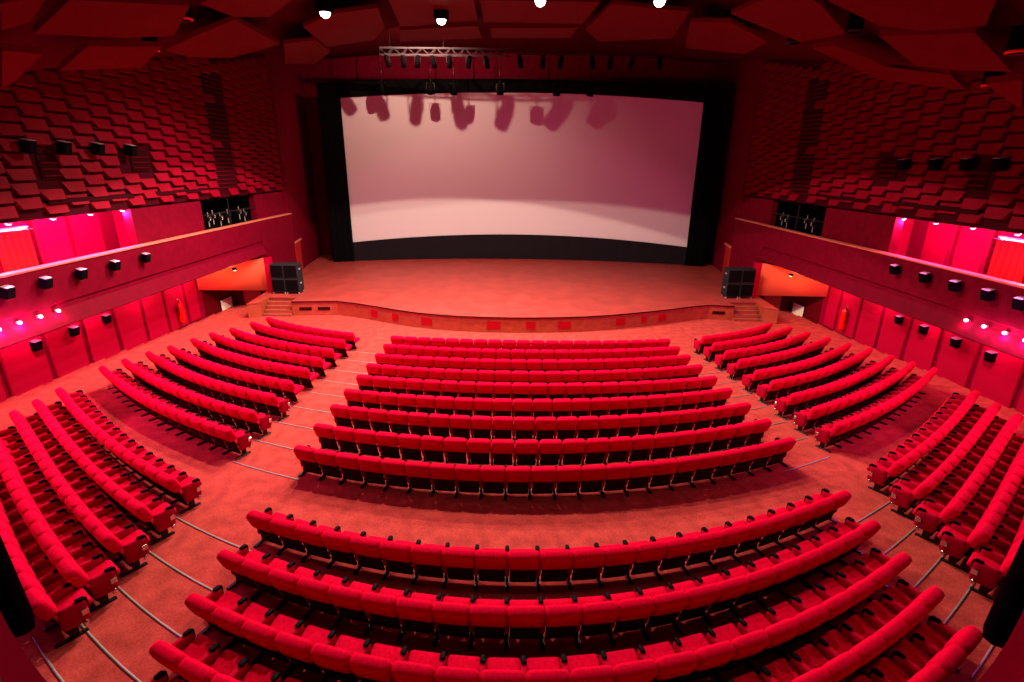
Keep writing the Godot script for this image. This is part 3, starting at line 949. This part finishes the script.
func chairs() -> void:
	var kinds := [chair_parts(0.5), chair_parts(0.55)]
	var plate := sb()
	bx(plate, Vector3(0, 0.36, -0.49), Vector3(0.02, 0.1, 0.08), 0.006)
	var plate_mesh := done(plate)
	var foot := sb()
	lathe(foot, Transform3D(Basis(), Vector3(0, 0.17, -0.47)), [Vector2(0.0, -0.05), Vector2(0.035, -0.03), Vector2(0.035, 0.03), Vector2(0.0, 0.05)], 10)
	var foot_mesh := done(foot)
	# every seat: its place, then the 300 that show largest become chairs of their own
	var seats: Array = []
	var blocks := [["left-side", 0.5], ["centre", 0.55], ["right-side", 0.5]]
	for k in ROWS.size():
		for b in 3:
			var x0: float
			var x1: float
			if b == 0:
				x0 = LEFT_END[k]
				x1 = -6.42 - 0.03 * k if k < 9 else -6.72 + 0.05 * (k - 9)
			elif b == 1:
				x0 = -4.86 if k < 9 else -4.75 + 0.05 * (k - 9)
				x1 = 6.32 + 0.045 * k if k < 9 else 6.64 - 0.08 * (k - 9)
			else:
				x0 = 7.75 + 0.045 * k if k < 9 else 8.28 - 0.08 * (k - 9)
				x1 = RIGHT_END[k]
			# arc length table
			var n := 60
			var L: Array[float] = [0.0]
			for i in n:
				var a := lerpf(x0, x1, float(i) / n)
				var c := lerpf(x0, x1, float(i + 1) / n)
				L.append(L[-1] + Vector2(c - a, row_d(k, c) - row_d(k, a)).length())
			var count := roundi(L[n] / float(blocks[b][1]))
			var pitch: float = L[n] / count
			for i in count:
				var want := (i + 0.5) * pitch
				var j := 0
				while L[j + 1] < want:
					j += 1
				var x: float = lerpf(x0, x1, (j + (want - L[j]) / (L[j + 1] - L[j])) / n)
				var d := row_d(k, x)
				var slope := (row_d(k, x + 0.05) - row_d(k, x - 0.05)) / 0.1
				var at := Vector3(x, ROWS[k][4], -d)
				var v := cam.transform.affine_inverse() * (at + Vector3(0, 0.5, 0))
				var px := v.x / -v.z * 520.0
				var py := v.y / -v.z * 520.0
				var out := maxf(absf(px) - 512.0, absf(py) - 341.0)
				if v.z > -0.5 or out > 150.0:
					continue
				seats.append({"at": at, "turn": atan(slope), "size": -1.0 / v.z if out < 8.0 else -1.0, "row": k, "block": b, "i": i, "n": count, "pitch": pitch, "from_aisle": (i if b == 2 else (count - 1 - i if b == 0 else i))})
	var order := seats.duplicate()
	order.sort_custom(func(p, q): return p.size > q.size)
	var protos: Array = [null, null]
	var rest: Array = []
	for idx in order.size():
		var s: Dictionary = order[idx]
		if idx >= 300 or s.size < 0.0:
			rest.append(s)
			continue
		var kind := 1 if s.block == 1 else 0
		var P: Array = kinds[kind]
		if protos[kind] == null:
			protos[kind] = Node3D.new()
			for p in P:
				part(p[0], p[1], p[2], protos[kind])
		var o: Node3D = protos[kind].duplicate()
		o.name = numbered("cinema_chair")
		add_child(o)
		o.position = s.at
		o.rotation.y = s.turn
		var zone: String = "rear block" if s.row >= 9 else "front block"
		var rowname: String = ORD[s.row - 9] if s.row >= 9 else ORD[s.row]
		var bl: String = blocks[s.block][0]
		var text: String
		if s.block == 1:
			text = "red plush chair %s from the left-side aisle, %s row of centre %s" % [ORD[s.i], rowname, zone]
		else:
			text = "red plush chair %s from the aisle, %s row of %s %s" % [ORD[s.from_aisle], rowname, bl, zone]
		o.set_meta("label", text)
		o.set_meta("category", "chair")
		o.set_meta("group", "red plush chairs in %s %s" % [bl, zone])
		# the last seat of a row closes it with a second arm; aisle ends carry a chrome plate
		if s.i == s.n - 1:
			for p in [3, 4, 5]:
				var q := part(["end_armrest", "end_arm_cap", "end_leg"][p - 3], P[p][1], P[p][2], o)
				q.position.x = (0.55 if kind == 1 else 0.5) - 0.012
		if (s.block == 0 and s.i == s.n - 1) or (s.block == 2 and s.i == 0):
			var q := part("aisle_plate", plate_mesh, M.chrome, o)
			q.position.x = 0.295 if s.block == 0 else -0.295
			var q2 := part("end_lamp", foot_mesh, M.chrome, o)
			q2.position.x = 0.285 if s.block == 0 else -0.285
	for p in protos:
		p.free()
	# the smaller chairs farther off: one object
	var mesh := ArrayMesh.new()
	for p in kinds[0]:
		mesh.add_surface_from_arrays(Mesh.PRIMITIVE_TRIANGLES, (p[1] as ArrayMesh).surface_get_arrays(0))
		mesh.surface_set_material(mesh.get_surface_count() - 1, p[2])
	var mm := MultiMesh.new()
	mm.transform_format = MultiMesh.TRANSFORM_3D
	mm.mesh = mesh
	mm.instance_count = rest.size()
	for i in rest.size():
		mm.set_instance_transform(i, Transform3D(Basis(Vector3.UP, rest[i].turn).scaled_local(Vector3(1.1 if rest[i].block == 1 else 1.0, 1, 1)), rest[i].at))
	var far := MultiMeshInstance3D.new()
	far.name = "distant_chairs"
	far.multimesh = mm
	add_child(far)
	far.set_meta("kind", "stuff")
	far.set_meta("label", "rows of red plush cinema chairs in the blocks before the stage")
	far.set_meta("category", "chairs")

# ------------------------------------------------------------------ loudspeakers
func speaker(label: String, group: String, at: Vector3, size: Vector3, s: float, tilt: float) -> void:
	var t := thing("wall_speaker", label, "loudspeaker", at, PI / 2 if s < 0 else -PI / 2, group)
	var piv := Transform3D(Basis(Vector3.RIGHT, tilt), Vector3(0, 0, size.z * 0.5 + 0.05))
	var b := sb()
	box(b, piv, size, 0.012)
	put("cabinet", b, M.black, t)
	var g := sb()
	box(g, piv * Transform3D(Basis(), Vector3(0, 0, size.z * 0.5 + 0.008)), Vector3(size.x * 0.9, size.y * 0.9, 0.02), 0.006)
	put("grille", g, M.black, t)
	var tp := sb()
	box(tp, piv * Transform3D(Basis(), Vector3(0, size.y * 0.5 + 0.008, 0)), Vector3(size.x * 0.94, 0.016, size.z * 0.9), 0.004)
	put("top_plate", tp, M.pale_metal, t)
	var k := sb()
	bx(k, Vector3(0, 0, 0.045), Vector3(0.08, 0.12, 0.12), 0.006)
	put("bracket", k, M.steel, t)

func speakers() -> void:
	for s in [-1.0, 1.0]:
		var zf := [13.08, 14.24, 15.5, 16.9, 18.4] if s < 0 else [13.0, 13.97, 15.09, 16.28, 17.65]
		for i in 5:
			speaker("black loudspeaker on the %s balcony front, %s from the stage" % [side(s), ORD[4 - i]], "loudspeakers on the %s balcony front" % side(s), Vector3(s * 13.2, 4.1, -zf[i]), Vector3(0.25, 0.3, 0.2), s, 0.25)
		var zw := [15.18, 16.65, 18.12] if s < 0 else [15.08, 16.41, 17.84, 19.09]
		for i in zw.size():
			speaker("small dark loudspeaker on the %s lower wall panels, %s from the stage" % [side(s), ORD[zw.size() - 1 - i]], "loudspeakers on the %s lower wall" % side(s), Vector3(s * 14.92, 1.9, -zw[i]), Vector3(0.26, 0.3, 0.2), s, 0.2)
		var zu := [15.07, 16.26, 17.58, 19.06] if s < 0 else [15.0, 16.09, 17.29, 18.67]
		for i in 4:
			speaker("black loudspeaker high on the %s lattice wall, %s from the stage" % [side(s), ORD[3 - i]], "loudspeakers on the %s lattice wall" % side(s), Vector3(s * 13.42, 7.7 if s < 0 else 7.5, -zu[i]), Vector3(0.27, 0.34, 0.26), s, 0.2)
		# extinguisher on the lower wall
		var x := thing("fire_extinguisher", "glossy red fire extinguisher hung on the %s lower wall near the stage" % side(s), "fire extinguisher", Vector3(s * 14.68, 0.55, -22.2))
		var b := sb()
		lathe(b, Transform3D(), [Vector2(0.0, 0.0), Vector2(0.1, 0.0), Vector2(0.125, 0.04), Vector2(0.125, 0.75), Vector2(0.1, 0.87), Vector2(0.04, 0.93), Vector2(0.03, 1.0), Vector2(0.0, 1.0)], 18)
		put("cylinder", b, M.extinguisher, x)
		var v := sb()
		bx(v, Vector3(0, 1.02, 0), Vector3(0.07, 0.08, 0.07), 0.01)
		bar(v, Vector3(0, 1.05, 0), Vector3(-s * 0.05, 1.09, 0.14), 0.014, 6)
		put("valve", v, M.chrome, x)
		var h := sb()
		bar(h, Vector3(0.0, 1.0, 0.03), Vector3(0, 0.9, 0.15), 0.016, 6)
		bar(h, Vector3(0, 0.9, 0.15), Vector3(0, 0.35, 0.15), 0.016, 6)
		put("hose", h, M.black, x)
		var k := sb()
		bx(k, Vector3(s * 0.11, 0.6, 0), Vector3(0.05, 0.1, 0.2), 0.01)
		put("wall_hook", k, M.steel, x)

# ------------------------------------------------------------------ things on and beside the stage
func stage_things() -> void:
	# four stacked black loudspeaker cabinets on the near side, on castors; a case and an amplifier stack across
	for s in [-1.0, 1.0]:
		var k := 0
		for c in 2:
			for r in 2:
				var place: String = ["lower", "upper"][r]
				var which: String = ["beside the wall jamb", "towards the screen"][c]
				var t := thing("stage_speaker", "dark grey loudspeaker cabinet, %s one %s on the %s stage corner" % [place, which, side(s)], "loudspeaker", Vector3(s * (12.25 - 0.72 * c), STAGE + 0.1 + 0.74 * r, -27.0), 0.0, "stacked cabinets on the %s stage corner" % side(s))
				var b := sb()
				bx(b, Vector3(0, 0.36, 0), Vector3(0.69, 0.72, 0.7), 0.02)
				put("cabinet", b, M.cabinet, t)
				var g := sb()
				bx(g, Vector3(0, 0.36, 0.355), Vector3(0.62, 0.6, 0.03), 0.01)
				put("grille", g, M.black, t)
				for hx in [-1, 1]:
					var hd := sb()
					bx(hd, Vector3(hx * 0.36, 0.45, 0.05), Vector3(0.02, 0.08, 0.18), 0.005)
					put("handle", hd, M.pale_metal, t)
				if r == 0:
					for q in [[-1, -1], [1, -1], [-1, 1], [1, 1]]:
						var w := sb()
						bar(w, Vector3(q[0] * 0.3 - 0.02, -0.05, q[1] * 0.29), Vector3(q[0] * 0.3 + 0.02, -0.05, q[1] * 0.29), 0.05, 10)
						put("castor", w, M.pale_metal, t)
				k += 1
	# white notice boards in the dark passages
	for s in [-1.0, 1.0]:
		var t := thing("notice_board", "white notice board on the dark passage wall at the %s stage end" % side(s), "notice board", Vector3(s * 14.9, 0.34, -26.2))
		var b := sb()
		bx(b, Vector3(-s * 0.02, 0, 0), Vector3(0.04, 0.62, 1.1), 0.01)
		put("board", b, M.white_board, t)
		var f := sb()
		for y in [-0.32, 0.32]:
			bx(f, Vector3(-s * 0.03, y, 0), Vector3(0.06, 0.03, 1.14), 0.005)
		for z in [-0.56, 0.56]:
			bx(f, Vector3(-s * 0.03, 0, z), Vector3(0.06, 0.66, 0.03), 0.005)
		put("frame", f, M.steel, t)

# ------------------------------------------------------------------ lighting truss above the stage
func par_can(label: String, group: String, p: Vector3, hang: float, tilt: float, r := 0.17, yaw := 0.0) -> void:
	var t := thing("stage_spotlight", label, "stage spotlight", p, yaw, group)
	var xf := Transform3D(Basis(Vector3.RIGHT, tilt), Vector3.ZERO)
	var b := sb()
	lathe(b, xf, [Vector2(0.0, 0.34), Vector2(r * 0.6, 0.34), Vector2(r * 0.75, 0.3), Vector2(r * 0.95, 0.1), Vector2(r, 0.0), Vector2(r, -0.3), Vector2(r * 0.9, -0.3), Vector2(r * 0.85, -0.12), Vector2(0.0, -0.12)], 14)
	put("barrel", b, M.black, t)
	var y := sb()
	for s in [-1, 1]:
		bx(y, Vector3(s * (r + 0.02), 0.14, 0), Vector3(0.02, 0.34, 0.05), 0.004)
	bx(y, Vector3(0, 0.31 + 0.02, 0), Vector3(2 * r + 0.06, 0.02, 0.05), 0.004)
	bar(y, Vector3(0, 0.33, 0), Vector3(0, hang, 0), 0.02, 6)
	put("yoke", y, M.steel, t)

func truss() -> void:
	var t := thing("lighting_truss", "grey steel lattice truss hung below the ceiling above the screen", "truss", Vector3(-4.0, 13.15, -33.0))
	var c := sb()
	for q in [[0.0, 0.0], [0.0, 0.35], [0.3, 0.0], [0.3, 0.35]]:
		bar(c, Vector3(-3.6, q[1], q[0]), Vector3(3.6, q[1], q[0]), 0.03, 6)
	put("chord", c, M.truss_grey, t)
	var w := sb()
	for i in 18:
		var x := -3.6 + 0.4 * i
		for z in [0.0, 0.3]:
			bar(w, Vector3(x, 0.0 if i % 2 else 0.35, z), Vector3(x + 0.4, 0.35 if i % 2 else 0.0, z), 0.016, 5)
	put("web", w, M.truss_grey, t)
	var h := sb()
	for x in [-3.0, 0.0, 3.0]:
		bar(h, Vector3(x, 0.35, 0.15), Vector3(x, 1.3, 0.15), 0.012, 5)
	put("hanger", h, M.steel, t)
	var p := thing("lighting_bar", "dark straight pipe carrying stage spotlights above the screen's other half", "lighting bar", Vector3(4.2, 13.25, -33.0))
	var a := sb()
	bar(a, Vector3(-4.2, 0, 0), Vector3(4.4, 0, 0), 0.04, 8)
	put("pipe", a, M.steel, p)
	var g := sb()
	for x in [-3.4, 0.0, 3.6]:
		bar(g, Vector3(x, 0, 0), Vector3(x, 1.2, 0), 0.012, 5)
	put("hanger", g, M.steel, p)
	var xs := [-7.2, -6.3, -5.5, -4.6, -3.7, -2.6, -1.6]
	for i in xs.size():
		par_can("small black spotlight hanging under the grey truss, %s along from its outer end" % ORD[i], "spotlights under the grey truss", Vector3(xs[i], 12.82, -32.85), 0.34, 0.5, 0.14, 0.4 * (i % 3 - 1))
	xs = [0.3, 1.6, 2.6, 4.4, 5.4, 6.6, 8.2]
	for i in xs.size():
		par_can("small black spotlight on the dark lighting bar, %s along from screen centre" % ORD[i], "spotlights on the dark lighting bar", Vector3(xs[i], 12.88, -33.0), 0.34, 0.5, 0.14, 0.4 * (i % 3 - 1))
	# unseen spotlights before the border, placed to throw their outlines on the screen
	xs = [-8.2, -5.2, -3.75, -0.9, 2.6, 4.7]
	for i in xs.size():
		par_can("unseen black spotlight hanging before the screen's black border, %s from the brighter wall" % ORD[i], "unseen spotlights before the screen border", Vector3(xs[i], 11.75, -35.4), 2.3, 0.2 + 0.1 * (i % 3), 0.22, 0.3 * (i % 3 - 1))
	# unseen flood near the ceiling, placed to light the screen and throw these shadows
	var f := thing("unseen_screen_floodlight", "unseen black floodlight under the ceiling panels aimed at the screen", "floodlight", Vector3(-5.0, 13.75, -30.4))
	var b := sb()
	bx(b, Vector3(0, 0.1, 0.1), Vector3(0.4, 0.26, 0.3), 0.02)
	put("housing", b, M.black, f)
	var ln := sb()
	bx(ln, Vector3(0, 0.1, -0.06), Vector3(0.3, 0.18, 0.02), 0.005)
	put("lens", ln, M.lamp, f)
	var l := SpotLight3D.new()
	l.name = "light"
	l.position = Vector3(0, 0.05, -0.12)
	l.rotation = Vector3(-0.62, 0.1, 0)
	l.spot_angle = 70
	l.spot_angle_attenuation = 0.8
	l.spot_range = 60
	l.spot_attenuation = 2
	l.light_energy = 90.0
	l.light_color = Color(1.0, 0.82, 0.74)
	l.light_size = 0.05
	l.shadow_enabled = true
	f.add_child(l)

# ------------------------------------------------------------------ the camera's own balcony: curved capping and two black floodlights
func rail_things() -> void:
	var st := sb()
	var tn := sb()
	st.set_smooth_group(-1)
	tn.set_smooth_group(-1)
	var xs: Array[float] = []
	for i in 33:
		var t := -1.0 + 2.0 * i / 32.0
		xs.append(t * 1.7)
	for k in 4:
		xs.append(2.8 + 1.1 * k)
		xs.push_front(-2.8 - 1.1 * k)
	var edge := func(x: float) -> float:
		return 0.61 + 0.258 * x * x if absf(x) <= 1.7 else 1.356 + 0.6 * (absf(x) - 1.7)
	for i in xs.size() - 1:
		var x0 := xs[i]
		var x1 := xs[i + 1]
		var d0: float = edge.call(x0)
		var d1: float = edge.call(x1)
		var c := Vector3((x0 + x1) / 2, 6.0, -(d0 + d1) / 2 + 0.2)
		# front face, sloping ledge, underside, floor behind the capping
		quad(st, Vector3(x0, 6.12, -d0), Vector3(x1, 6.12, -d1), Vector3(x1, 5.9, -d1 + 0.05), Vector3(x0, 5.9, -d0 + 0.05), c)
		quad(st, Vector3(x0, 6.12, -d0), Vector3(x1, 6.12, -d1), Vector3(x1, 6.18, -d1 + 0.08), Vector3(x0, 6.18, -d0 + 0.08), c)
		quad(st, Vector3(x0, 5.9, -d0 + 0.05), Vector3(x1, 5.9, -d1 + 0.05), Vector3(x1, 5.9, 3.5), Vector3(x0, 5.9, 3.5), c + Vector3(0, 1, 0))
		quad(st, Vector3(x0, 6.1, -d0 + 0.5), Vector3(x1, 6.1, -d1 + 0.5), Vector3(x1, 6.1, 3.5), Vector3(x0, 6.1, 3.5), c - Vector3(0, 1, 0))
		# timber capping
		quad(tn, Vector3(x0, 6.2, -d0 + 0.08), Vector3(x1, 6.2, -d1 + 0.08), Vector3(x1, 6.2, -d1 + 0.5), Vector3(x0, 6.2, -d0 + 0.5), c)
		quad(tn, Vector3(x0, 6.2, -d0 + 0.08), Vector3(x1, 6.2, -d1 + 0.08), Vector3(x1, 6.16, -d1 + 0.08), Vector3(x0, 6.16, -d0 + 0.08), c)
		quad(tn, Vector3(x0, 6.2, -d0 + 0.5), Vector3(x1, 6.2, -d1 + 0.5), Vector3(x1, 6.08, -d1 + 0.5), Vector3(x0, 6.08, -d0 + 0.5), c - Vector3(0, 0, 0.3))
	struct("trim", st, M.velvet_side)
	struct("trim", tn, M.tan)
	for s in [-1.0, 1.0]:
		var t := thing("balcony_floodlight", "long black floodlight barrel jutting in over the seats at the %s lower corner" % side(s), "floodlight", Vector3(s * 2.07, 5.46, -1.7))
		var dir := Vector3(s * 0.22, 0.45, -0.14).normalized()
		var z := dir.cross(Vector3.RIGHT).normalized()
		var b := sb()
		lathe(b, Transform3D(Basis(z.cross(dir).normalized() * -1.0, dir, z), Vector3.ZERO), [Vector2(0.0, -0.03), Vector2(0.035, -0.02), Vector2(0.048, 0.03), Vector2(0.06, 0.45), Vector2(0.06, 0.75), Vector2(0.0, 0.78)], 18)
		put("barrel", b, M.black, t)
		var y := sb()
		bar(y, dir * 0.5, Vector3(s * -0.22, 0.54, 0.42), 0.02, 6)
		put("yoke", y, M.steel, t)
